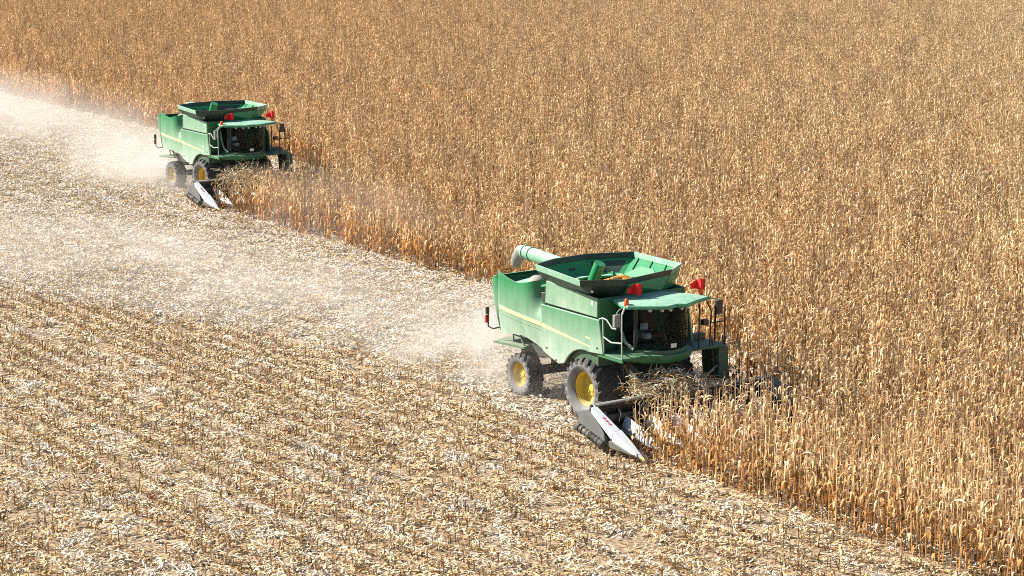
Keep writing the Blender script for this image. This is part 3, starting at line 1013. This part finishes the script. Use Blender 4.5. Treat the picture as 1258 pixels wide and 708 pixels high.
    # ---- cab
    cab = MB()
    cabpoly = [(0.56, -0.92), (1.40, -0.92), (1.78, -0.70), (1.98, -0.38), (2.05, 0), (1.98, 0.38), (1.78, 0.70), (1.40, 0.92), (0.56, 0.92)]
    cab.prism(cabpoly, lambda u, v, t: (u, v, t), 1.98, 2.26)
    cab.box((0.60, 0, 2.9), (0.06, 1.84, 1.3))
    cb = cab.build('cab', M['green_dark'], root, bevel=0.02)
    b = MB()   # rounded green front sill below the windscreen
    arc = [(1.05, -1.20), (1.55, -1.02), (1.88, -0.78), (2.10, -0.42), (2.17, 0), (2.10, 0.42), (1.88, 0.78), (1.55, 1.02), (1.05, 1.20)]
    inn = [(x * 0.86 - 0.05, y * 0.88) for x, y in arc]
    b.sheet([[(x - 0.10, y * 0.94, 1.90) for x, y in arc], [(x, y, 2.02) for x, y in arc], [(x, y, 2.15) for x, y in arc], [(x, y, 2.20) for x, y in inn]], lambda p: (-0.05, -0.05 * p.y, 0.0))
    b.build('front_sill', M['green_shaded'], root, smooth=60)
    def glassrow(z, k, dx=0):
        return [(0.63 + (x - 0.63) * k + dx, y * k, z) for x, y in cabpoly[1:-1]]
    b = MB()
    gp = [(2.27, 0.98), (2.6, 1.0), (3.0, 1.0), (3.50, 0.97)]
    rows_ = []
    for z, k in gp:
        base_ = glassrow(z, k)
        fine = []
        for p, q in zip(base_, base_[1:]):
            fine += [Vector(p).lerp(Vector(q), t) for t in (0, 0.5)]
        fine.append(Vector(base_[-1]))
        rows_.append(fine)
    nr_, nc_ = len(rows_), len(rows_[0])
    b.add([p for r_ in rows_ for p in r_], [(i * nc_ + j, i * nc_ + j + 1, (i + 1) * nc_ + j + 1, (i + 1) * nc_ + j) for i in range(nr_ - 1) for j in range(nc_ - 1)])
    b.build('windscreen', M['glass'], cb, smooth=60)
    for s in (-1, 1):
        b = MB()
        b.add([(0.66, s * 0.90, 2.27), (1.37, s * 0.91, 2.27), (1.37, s * 0.90, 3.5), (0.66, s * 0.89, 3.5)], [(0, 1, 2, 3)])
        b.build('side_window', M['side_glass'], cb, smooth=0)
        b = MB()
        b.tube([(1.40, s * 0.93, 2.2), (1.42, s * 0.93, 2.9), (1.38, s * 0.91, 3.55)], 0.035, 6)
        b.tube([(0.64, s * 0.93, 2.2), (0.64, s * 0.92, 3.55)], 0.05, 6)
        b.build('cab_pillar', M['black'], cb)
        b = MB()
        b.tube([(0.70, s * 0.95, 3.2), (0.80, s * 0.95, 2.75), (1.02, s * 0.96, 2.42), (1.40, s * 0.95, 2.27)], 0.05, 8)
        b.build('door_trim', M['green'], cb)
    # roof
    b = MB()
    roof = [(0.22, -1.0), (0.8, -1.16), (1.40, -1.36), (1.62, -1.33), (1.95, -0.85), (2.24, -0.36), (2.13, 0.06), (2.30, 0.26), (2.04, 0.80), (1.76, 1.50), (1.50, 1.52), (0.8, 1.16), (0.22, 1.0)]
    ctr = Vector((1.1, 0.0))
    rws = []
    for z, k in ((3.50, 0.96), (3.52, 1.0), (3.585, 1.0), (3.615, 0.98), (3.665, 0.72), (3.68, 0.4)):
        rws.append([(ctr.x + (x - ctr.x) * k, ctr.y + (y - ctr.y) * k, z) for x, y in roof])
    m_ = len(roof)
    vs = [p for r_ in rws for p in r_] + [(1.1, 0, 3.69), (1.1, 0, 3.50)]
    fs = []
    for i in range(len(rws) - 1):
        for j in range(m_):
            fs.append((i * m_ + j, i * m_ + (j + 1) % m_, (i + 1) * m_ + (j + 1) % m_, (i + 1) * m_ + j))
    tp, bt = len(vs) - 2, len(vs) - 1
    L_ = (len(rws) - 1) * m_
    fs += [(L_ + j, L_ + (j + 1) % m_, tp) for j in range(m_)] + [((j + 1) % m_, j, bt) for j in range(m_)]
    b.add(vs, fs)
    rf = b.build('roof', M['green_roof'], cb, smooth=30)
    for y in (-0.75, -0.45, -0.2, 0.2, 0.45, 0.75):
        b = MB()
        x = interp(abs(y), [(0, 2.16), (0.4, 2.10), (0.95, 1.78)])
        b.tube([(x - 0.06, y, 3.475), (x + 0.03, y, 3.465)], 0.045, 12)
        b.build('work_lamp', M['lens'], rf)
    for y, x in ((-1.28, 1.48), (1.42, 1.45)):
        b = MB()
        b.tube([(x, y, 3.58), (x, y, 3.74), (x, y, 3.80)], [0.075, 0.07, 0.03], 12)
        b.build('beacon', M['orange'], rf)
    # interior
    b = MB()
    b.box((0.98, 0.0, 2.52), (0.5, 0.5, 0.14))
    b.box((0.76, 0.0, 2.92), (0.14, 0.5, 0.75), Matrix.Rotation(R(-8), 3, 'Y'))
    b.box((0.72, 0.0, 3.36), (0.10, 0.28, 0.2))
    b.build('seat', M['seat'], cb, bevel=0.04)
    b = MB()
    b.tube([(1.72, 0, 2.26), (1.52, 0, 2.78)], 0.05, 8)
    ring = [(1.50 + 0.12 * math.cos(a), 0.2 * math.sin(a), 2.80 + 0.15 * math.cos(a)) for a in np.linspace(0, 2 * math.pi, 17)]
    b.tube(ring, 0.018, 6, caps=False)
    b.build('steering_wheel', M['black'], cb)
    b = MB()
    b.box((1.15, -0.48, 2.62), (0.7, 0.2, 0.16))
    b.box((1.45, -0.62, 2.92), (0.06, 0.26, 0.2))
    b.box((0.70, -0.62, 2.75), (0.1, 0.4, 0.95))  # this tall pale panel and the post below paint in the door glass reflection
    b.box((1.28, -0.80, 2.85), (0.10, 0.10, 1.1))
    b.build('console_and_reflection', M['inside'], cb, bevel=0.02)
    b = MB()
    b.box((2.065, -0.02, 2.40), (0.012, 0.2, 0.12))
    b.build('windscreen_placard', M['white'], cb)
    # flags
    for (x, y, dy, dx) in ((1.12, -0.46, -0.31, -0.26), (1.50, 1.52, -0.30, -0.25)):
        b = MB()
        b.tube([(x, y, 3.62), (x, y, 4.08)], 0.012, 6)
        fp = b.build('flag_pole', M['black'], cb)
        b = MB()
        rows_ = []
        for t in np.linspace(0, 1, 9):
            wob = 0.075 * math.sin(t * 8) * (0.3 + t)
            rows_.append([(x + dx * t + wob, y + dy * t - wob, 4.07 - 0.09 * t * t - q * (0.29 - 0.08 * t * t) + 0.03 * math.sin(5 * t + 3 * q)) for q in (0, 0.33, 0.66, 1)])
        b.sheet(rows_, (0.004, -0.004, 0))
        b.build('flag', M['red'], fp, smooth=60)
    # mirrors
    b = MB()
    b.tube([(1.30, -1.20, 3.55), (1.34, -1.42, 3.46), (1.34, -1.50, 3.40), (1.34, -1.50, 3.0)], 0.02, 6)
    b.box((1.34, -1.52, 3.16), (0.10, 0.20, 0.36))
    b.build('mirror', M['grey'], cb, bevel=0.02)
    b = MB()
    b.tube([(1.45, 1.40, 3.54), (1.9, 1.58, 3.56), (2.05, 1.62, 3.50), (2.05, 1.62, 3.2)], 0.022, 6)
    b.box((2.05, 1.62, 3.34), (0.10, 0.22, 0.40))
    b.build('mirror', M['black'], cb, bevel=0.02)
    # ---- near platform with rails
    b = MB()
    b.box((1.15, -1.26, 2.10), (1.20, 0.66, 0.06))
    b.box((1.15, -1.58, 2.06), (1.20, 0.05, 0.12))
    b.build('platform', M['green_shaded'], root, bevel=0.01)
    b = MB()
    b.tube([(0.60, -1.58, 3.10), (0.80, -1.60, 3.16), (0.98, -1.60, 3.14), (1.25, -1.60, 2.94), (1.44, -1.60, 2.95)], 0.022, 8)
    b.tube([(0.80, -1.60, 3.14), (0.86, -1.60, 2.12)], 0.022, 8)
    b.tube([(0.84, -1.60, 2.62), (1.2, -1.60, 2.52), (1.70, -1.60, 2.58)], 0.022, 8)
    b.tube([(1.70, -1.60, 3.40), (1.72, -1.60, 2.12)], 0.022, 8)
    b.tube([(1.70, -1.60, 3.40), (1.6, -1.45, 3.52), (1.35, -1.2, 3.55)], 0.03, 8)
    b.build('hand_rail', M['rail'], root)
    # ---- far platform with ladder, rails and box
    b = MB()
    b.box((0.95, 1.62, 2.02), (1.15, 1.45, 0.08))
    b.box((0.45, 1.75, 2.10), (0.2, 1.2, 0.24))
    b.build('platform', M['green_dark'], root, bevel=0.01)
    b = MB()
    b.hull([(0.65, 2.10, 1.98), (1.5, 2.10, 1.98), (0.65, 2.45, 1.98), (1.5, 2.45, 1.98), (0.7, 2.15, 0.95), (1.45, 2.15, 0.95), (0.7, 2.55, 0.95), (1.45, 2.55, 0.95)])
    b.build('step_box', M['green_dark'], root, bevel=0.02)
    b = MB()
    for x in (0.6, 1.05, 1.50):
        b.tube([(x, 1.55 if x < 1 else 2.3, 2.05), (x, 1.55 if x < 1 else 2.3, 3.15)], 0.025, 6)
    b.tube([(1.5, 2.3, 2.05), (1.5, 2.3, 3.2), (1.3, 2.3, 3.25), (1.1, 2.3, 3.2), (1.05, 2.3, 2.05)], 0.025, 6)
    b.tube([(1.5, 1.35, 2.05), (1.5, 1.35, 3.35), (1.42, 1.35, 3.45)], 0.025, 6)
    b.tube([(1.5, 1.75, 2.05), (1.55, 1.75, 3.1), (1.50, 1.6, 3.45)], 0.025, 6)
    b.tube([(1.50, 1.75, 2.75), (1.50, 2.3, 2.75)], 0.02, 6)
    b.box((1.5, 1.55, 2.80), (0.16, 0.18, 0.16))
    b.build('hand_rail', M['black'], root)
    b = MB()
    for y in (1.95, 2.35):
        b.tube([(1.35, y, 2.3), (1.45, y + 0.05, 0.8)], 0.022, 6)
    for k in range(5):
        b.box((1.37 + 0.018 * k, 2.16, 1.95 - 0.26 * k), (0.14, 0.38, 0.03))
    b.build('ladder', M['black'], root)
    # ---- tail lamp on its arm
    b = MB()
    b.tube([(-4.62, -1.42, 1.95), (-4.85, -1.62, 1.86), (-4.98, -1.72, 1.92), (-4.98, -1.72, 2.45)], 0.026, 6)
    b.box((-5.0, -1.74, 2.42), (0.05, 0.11, 0.22))
    ar = b.build('lamp_arm', M['black'], root)
    b = MB()
    b.box((-5.02, -1.75, 2.16), (0.05, 0.10, 0.24))
    b.build('tail_lamp', M['redlens'], ar)
    # ---- feeder house
    b = MB()
    b.prism([(0.75, 1.95), (0.75, 1.05), (2.35, 0.40), (2.35, 1.15)], lambda u, v, t: (u, t, v), -0.78, 0.78)
    fh = b.build('feeder_house', M['black'], root, bevel=0.03)  # black in place of green paints in the shade under the cab
    b = MB()
    b.prism([(1.05, 1.62), (1.05, 1.05), (2.33, 0.50), (2.33, 1.02)], lambda u, v, t: (u, t, v), -0.83, -0.785)
    b.build('side_plate', M['green'], fh, bevel=0.01)
    # ---- corn header
    Y0, Y1 = -3.24, 3.35
    b = MB()
    b.box((2.42, (Y0 + Y1) / 2, 0.82), (0.08, Y1 - Y0 - 0.1, 0.70))
    b.box((2.62, (Y0 + Y1) / 2, 0.50), (0.55, Y1 - Y0 - 0.1, 0.06), Matrix.Rotation(R(6), 3, 'Y'))
    b.box((2.95, (Y0 + Y1) / 2, 0.40), (0.30, Y1 - Y0 - 0.3, 0.16))
    b.box((2.30, 0, 0.6), (0.16, 2.2, 0.5))
    hd = b.build('corn_header', M['black'], root)
    b = MB()
    b.tube([(2.60, Y0 + 0.05, 1.17), (2.58, -1.4, 1.21), (2.56, -0.78, 1.22)], 0.035, 8)
    b.tube([(2.48, Y0 + 0.1, 1.16), (2.48, Y1 - 0.1, 1.16)], 0.05, 8)
    b.build('top_bar', M['galv'], hd)
    b = MB()   # cross auger with flighting
    b.tube([(2.72, Y0 + 0.12, 0.78), (2.72, Y1 - 0.12, 0.78)], 0.11, 12)
    for s in (-1, 1):
        L = 3.05
        n_ = 90
        vs, fs = [], []
        for k in range(n_ + 1):
            a = s * k / n_ * L / 0.5 * 2 * math.pi
            y = s * (0.15 + k / n_ * (L - 0.1))
            for r_ in (0.10, 0.27):
                vs.append((2.72 + r_ * math.cos(a), y, 0.78 + r_ * math.sin(a)))
        for k in range(n_):
            fs.append((2 * k, 2 * k + 1, 2 * k + 3, 2 * k + 2))
        b.add(vs, fs)
    b.build('cross_auger', M['black'], hd, smooth=30, fixn=False)
    for k in range(9):
        y = -3.05 + k * ROW
        end = k in (0, 8)
        if end:
            sgn = -1 if k == 0 else 1
            yo = y + sgn * 0.17
            b = MB()
            b.cur = 0    # pale shield
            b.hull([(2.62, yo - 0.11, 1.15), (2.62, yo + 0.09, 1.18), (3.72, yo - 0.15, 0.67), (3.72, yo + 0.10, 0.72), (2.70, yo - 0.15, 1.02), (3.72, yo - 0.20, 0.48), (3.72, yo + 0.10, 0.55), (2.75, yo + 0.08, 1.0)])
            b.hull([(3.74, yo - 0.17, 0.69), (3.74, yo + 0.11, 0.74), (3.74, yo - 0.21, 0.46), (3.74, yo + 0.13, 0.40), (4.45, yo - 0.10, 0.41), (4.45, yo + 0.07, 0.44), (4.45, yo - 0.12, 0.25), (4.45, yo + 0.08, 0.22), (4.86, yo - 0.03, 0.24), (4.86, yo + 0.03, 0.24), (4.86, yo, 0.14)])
            sn = b.build('end_divider', M['poly'] if k == 0 else M['polydark'], hd, smooth=25, bevel=0.02)  # far divider coloured dark to paint in the shadow it stands in
            b = MB()   # dark inner and lower faces
            b.hull([(2.60, yo - sgn * 0.10, 1.14), (2.60, yo - sgn * 0.34, 0.95), (2.60, yo - sgn * 0.34, 0.5), (3.70, yo - sgn * 0.12, 0.70), (3.74, yo - sgn * 0.27, 0.5), (3.74, yo - sgn * 0.27, 0.3), (2.6, yo - sgn * 0.1, 0.4), (3.74, yo - sgn * 0.1, 0.3)])
            b.hull([(3.5, yo - 0.14, 0.40), (3.5, yo + 0.12, 0.40), (3.72, yo - 0.19, 0.44), (4.4, yo - 0.10, 0.22), (3.5, yo - 0.16, 0.22), (3.5, yo + 0.12, 0.22), (4.4, yo + 0.06, 0.18), (4.7, yo, 0.15)])
            b.hull([(2.15, yo + sgn * 0.20, 0.98), (2.55, yo + sgn * 0.14, 1.10), (3.4, yo + sgn * 0.22, 0.62), (3.5, yo + sgn * 0.24, 0.30), (2.15, yo + sgn * 0.24, 0.42), (2.15, yo, 0.9), (3.5, yo, 0.3), (2.15, yo, 0.42), (2.55, yo, 1.08)])
            b.build('divider_skirt', M['polydark'], sn, smooth=25, bevel=0.015)
            b = MB()   # ribbed black roller along the outer edge
            rq = random.Random(5)
            b.tube([(2.12 + 1.35 * q / 40, yo + sgn * 0.25, 0.58 - 0.30 * q / 40) for q in range(41)], [0.03] + [0.115 + rq.uniform(-0.018, 0.018) for _ in range(39)] + [0.03], 10)
            b.build('end_roller', M['black'], sn)
            b = MB()
            for t in (0.48, 0.60, 0.72):
                x = 2.62 + t * 1.1
                z = 1.17 - t * 0.48
                b.box((x, yo - 0.02 , z + 0.012), (0.09, 0.05, 0.008), Matrix.Rotation(R(24), 3, 'Y') @ Matrix.Rotation(R(25), 3, 'Z'))
            b.build('divider_mark', M['redlens'], sn, smooth=0)
            ty = yo
            tx, tz = 4.86, 0.20
        else:
            b = MB()
            b.hull([(2.85, y - 0.16, 0.55), (2.85, y + 0.16, 0.55), (2.85, y, 0.84), (3.60, y - 0.17, 0.36), (3.60, y + 0.17, 0.36), (3.60, y, 0.66), (3.6, y - 0.12, 0.28), (3.6, y + 0.12, 0.28)])
            b.hull([(3.62, y - 0.17, 0.38), (3.62, y + 0.17, 0.38), (3.62, y, 0.64), (3.62, y - 0.15, 0.24), (3.62, y + 0.15, 0.24), (4.62, y - 0.03, 0.20), (4.62, y + 0.03, 0.20), (4.62, y, 0.13), (4.3, y, 0.36)])
            sn = b.build('row_divider', M['poly'], hd, smooth=25, bevel=0.02)
            tx, ty, tz = 4.62, y, 0.17
        b = MB()
        b.tube([(tx - 0.04, ty, tz), (tx + 0.02, ty, tz), (tx + 0.14, ty, tz - 0.05)], [0.05, 0.045, 0.012], 10)
        b.build('divider_tip', M['yellow'], sn)
    # row units between the dividers: gathering chains
    for k in range(8):
        y = NEAR.y - NEAR.y - 3.05 + (k + 0.5) * ROW
        b = MB()
        for s in (-1, 1):
            b.box((3.25, y + s * 0.12, 0.42), (0.9, 0.10, 0.10), Matrix.Rotation(R(14), 3, 'Y'))
            for q in range(6):
                b.box((2.9 + q * 0.14, y + s * 0.06, 0.52 - q * 0.035), (0.03, 0.06, 0.04))
        b.build('row_unit', M['black'], hd, smooth=0)
    return root

def copy_tree(o, parent=None):
    c = o.copy()
    C.objects.link(c)
    c.parent = parent
    for ch in o.children:
        copy_tree(ch, c)
    return c

near = make_combine('green combine driving ahead with clear yellow wheels, closest to the open stubble')
bpy.context.view_layer.update()
far = copy_tree(near)
near.location = NEAR
far.location = FAR
far['label'] = 'smaller looking green combine following farther back, its rear wheels lost in dust'

# ------------------------------------------------------------------ grain in each tank, trash lying on each header
def grain_heap(o_):
    mb = MB()
    rr = random.Random(3)
    n_r, n_a = 10, 28
    vs = [(0, 0, 0.36)]
    for i in range(1, n_r + 1):
        for k in range(n_a):
            a = 2 * math.pi * k / n_a
            r_ = i / n_r
            vs.append((r_ * 1.0 * math.cos(a), r_ * 0.85 * math.sin(a), 0.36 * (1 - r_) ** 1.0 + rr.uniform(-0.012, 0.012)))
    fs = [(0, 1 + k, 1 + (k + 1) % n_a) for k in range(n_a)]
    for i in range(n_r - 1):
        for k in range(n_a):
            fs.append((1 + i * n_a + k, 1 + (i + 1) * n_a + k, 1 + (i + 1) * n_a + (k + 1) % n_a, 1 + i * n_a + (k + 1) % n_a))
    mb.add(vs, fs)
    for _ in range(1500):
        a, r_ = rr.uniform(0, 6.28), math.sqrt(rr.random()) * 0.97
        c = Vector((r_ * math.cos(a), r_ * 0.85 * math.sin(a), 0.36 * (1 - r_) + 0.008))
        mb.box(c, (0.03, 0.025, 0.018), Matrix.Rotation(rr.uniform(0, 3), 3, 'Z') @ Matrix.Rotation(rr.uniform(-0.6, 0.6), 3, 'X'))
    return mb.build('corn_grain', M['grain'], smooth=0)
gh = grain_heap(None)
gh.location = NEAR + Vector((-0.7, 0.2, 3.64))
tag(gh, 'orange shelled corn heaped in the open tank of the nearer combine', 'grain', kind='stuff')
gh2 = gh.copy()
C.objects.link(gh2)
gh2.location = FAR + Vector((-0.7, 0.2, 3.64))
gh2['label'] = 'orange shelled corn heaped in the open tank of the farther combine'

def trash(seed):
    random.seed(seed)
    mb = MB()
    for _ in range(1300):
        y = random.gauss(-0.35, 0.8)
        if not -1.9 < y < 2.2:
            continue
        hmax = 1.68 - 0.24 * abs(y + 0.3)
        x = random.uniform(1.9, 2.95)
        z = random.uniform(0.95, max(1.0, hmax)) + 0.42 * (2.4 - x) * (x < 2.4)
        mb.col = vary(random.choice((PALE, PALE, STRAW, GOLD, ORNG)), 0.25)
        if random.random() < 0.7:
            ribbon(mb, (x, y, z), random.uniform(0, 6.28), random.uniform(-0.6, 0.7), random.uniform(0.15, 0.45), random.uniform(0.015, 0.04), 0.3, None, seg=4, twist=random.uniform(-2, 2))
        else:
            d = Vector((random.gauss(0, 0.5), random.gauss(0, 1), random.gauss(0, 0.35))).normalized() * random.uniform(0.25, 0.6)
            p = Vector((x, y, z))
            mb.tube([p, p + d * 0.5 + Vector((0, 0, 0.03)), p + d], 0.011, n=4)
    return mb.build('crop_trash', M['litter'], smooth=0, fixn=False)
t1 = trash(21)
t1.location = NEAR
tag(t1, 'tangled pale corn stalks and leaves piled on the header of the nearer combine', 'crop trash', kind='stuff')
t2 = trash(22)
t2.location = FAR
tag(t2, 'tangled pale corn stalks and leaves piled on the header of the farther combine', 'crop trash', kind='stuff')

# ------------------------------------------------------------------ dust stirred up by the machines
def dust(name, loc, size, density, label, seed, rotz=0.0, scale=1.2, lo=0.42):
    bm = bmesh.new()
    bmesh.ops.create_icosphere(bm, subdivisions=4, radius=1.0)
    for v in bm.verts:
        v.co.x *= size[0]
        v.co.y *= size[1]
        v.co.z *= size[2]
    me = bpy.data.meshes.new(name)
    bm.to_mesh(me)
    bm.free()
    o = bpy.data.objects.new(name, me)
    C.objects.link(o)
    o.location = loc
    o.rotation_euler = (0, 0, rotz)
    m = bpy.data.materials.new(name + '_air')
    m.use_nodes = True
    nt = m.node_tree
    nt.nodes.clear()
    out = N(nt, 'ShaderNodeOutputMaterial')
    pv = N(nt, 'ShaderNodeVolumePrincipled')
    pv.inputs['Color'].default_value = (0.93, 0.88, 0.82, 1)
    pv.inputs['Anisotropy'].default_value = 0.15
    tc = N(nt, 'ShaderNodeTexCoord')
    sc = N(nt, 'ShaderNodeVectorMath', operation='DIVIDE')
    sc.inputs[1].default_value = size
    nt.links.new(tc.outputs['Object'], sc.inputs[0])
    ln = N(nt, 'ShaderNodeVectorMath', operation='LENGTH')
    nt.links.new(sc.outputs[0], ln.inputs[0])
    fo = N(nt, 'ShaderNodeMapRange', interpolation_type='SMOOTHSTEP')
    fo.inputs['From Min'].default_value = 1.0
    fo.inputs['From Max'].default_value = 0.15
    nt.links.new(ln.outputs['Value'], fo.inputs['Value'])
    nz = N(nt, 'ShaderNodeTexNoise')
    nz.inputs['Scale'].default_value = scale
    nz.inputs['Detail'].default_value = 3
    nz.inputs['Distortion'].default_value = 0.6
    of = N(nt, 'ShaderNodeVectorMath', operation='ADD')
    of.inputs[1].default_value = (seed * 7.1, seed * 3.3, seed)
    nt.links.new(tc.outputs['Object'], of.inputs[0])
    nt.links.new(of.outputs[0], nz.inputs['Vector'])
    nr = N(nt, 'ShaderNodeMapRange')
    nr.inputs['From Min'].default_value = lo
    nr.inputs['From Max'].default_value = 0.68
    nt.links.new(nz.outputs['Fac'], nr.inputs['Value'])
    mu = N(nt, 'ShaderNodeMath', operation='MULTIPLY')
    nt.links.new(fo.outputs[0], mu.inputs[0])
    nt.links.new(nr.outputs[0], mu.inputs[1])
    m2 = N(nt, 'ShaderNodeMath', operation='MULTIPLY')
    nt.links.new(mu.outputs[0], m2.inputs[0])
    m2.inputs[1].default_value = density
    nt.links.new(m2.outputs[0], pv.inputs['Density'])
    nt.links.new(pv.outputs[0], out.inputs['Volume'])
    me.materials.append(m)
    tag(o, label, 'dust', kind='stuff')
    return o

dust('dust_cloud', (NEAR.x - 6.5, NEAR.y + 0.2, 0.1), (7.5, 4.8, 3.0), 0.62, 'pale dust cloud billowing right behind the nearer combine', 1, scale=0.8, lo=0.43)
dust('dust_cloud', (NEAR.x - 28.0, NEAR.y - 2.2, 0.1), (27.0, 8.0, 1.5), 0.16, 'thin drifting dust lying over the strip the nearer combine has just cut', 2, rotz=0.16, scale=0.3, lo=0.28)
dust('dust_cloud', (FAR.x - 7.0, FAR.y - 0.8, 0.1), (9.0, 5.2, 2.8), 0.66, 'thick pale dust cloud around the rear wheels of the farther combine', 3, scale=0.7, lo=0.38)
dust('dust_cloud', (FAR.x - 32.0, FAR.y + 1.5, 0.2), (30.0, 7.5, 3.6), 0.14, 'long dust trail over the strip cut by the farther combine', 4, scale=0.3, lo=0.28)
dust('dust_cloud', (FAR.x + 12.5, FAR.y - 0.8, 0.6), (12.0, 4.2, 2.2), 0.11, 'faint dust haze drifting over the corn ahead of the farther combine', 5, scale=0.35, lo=0.30)
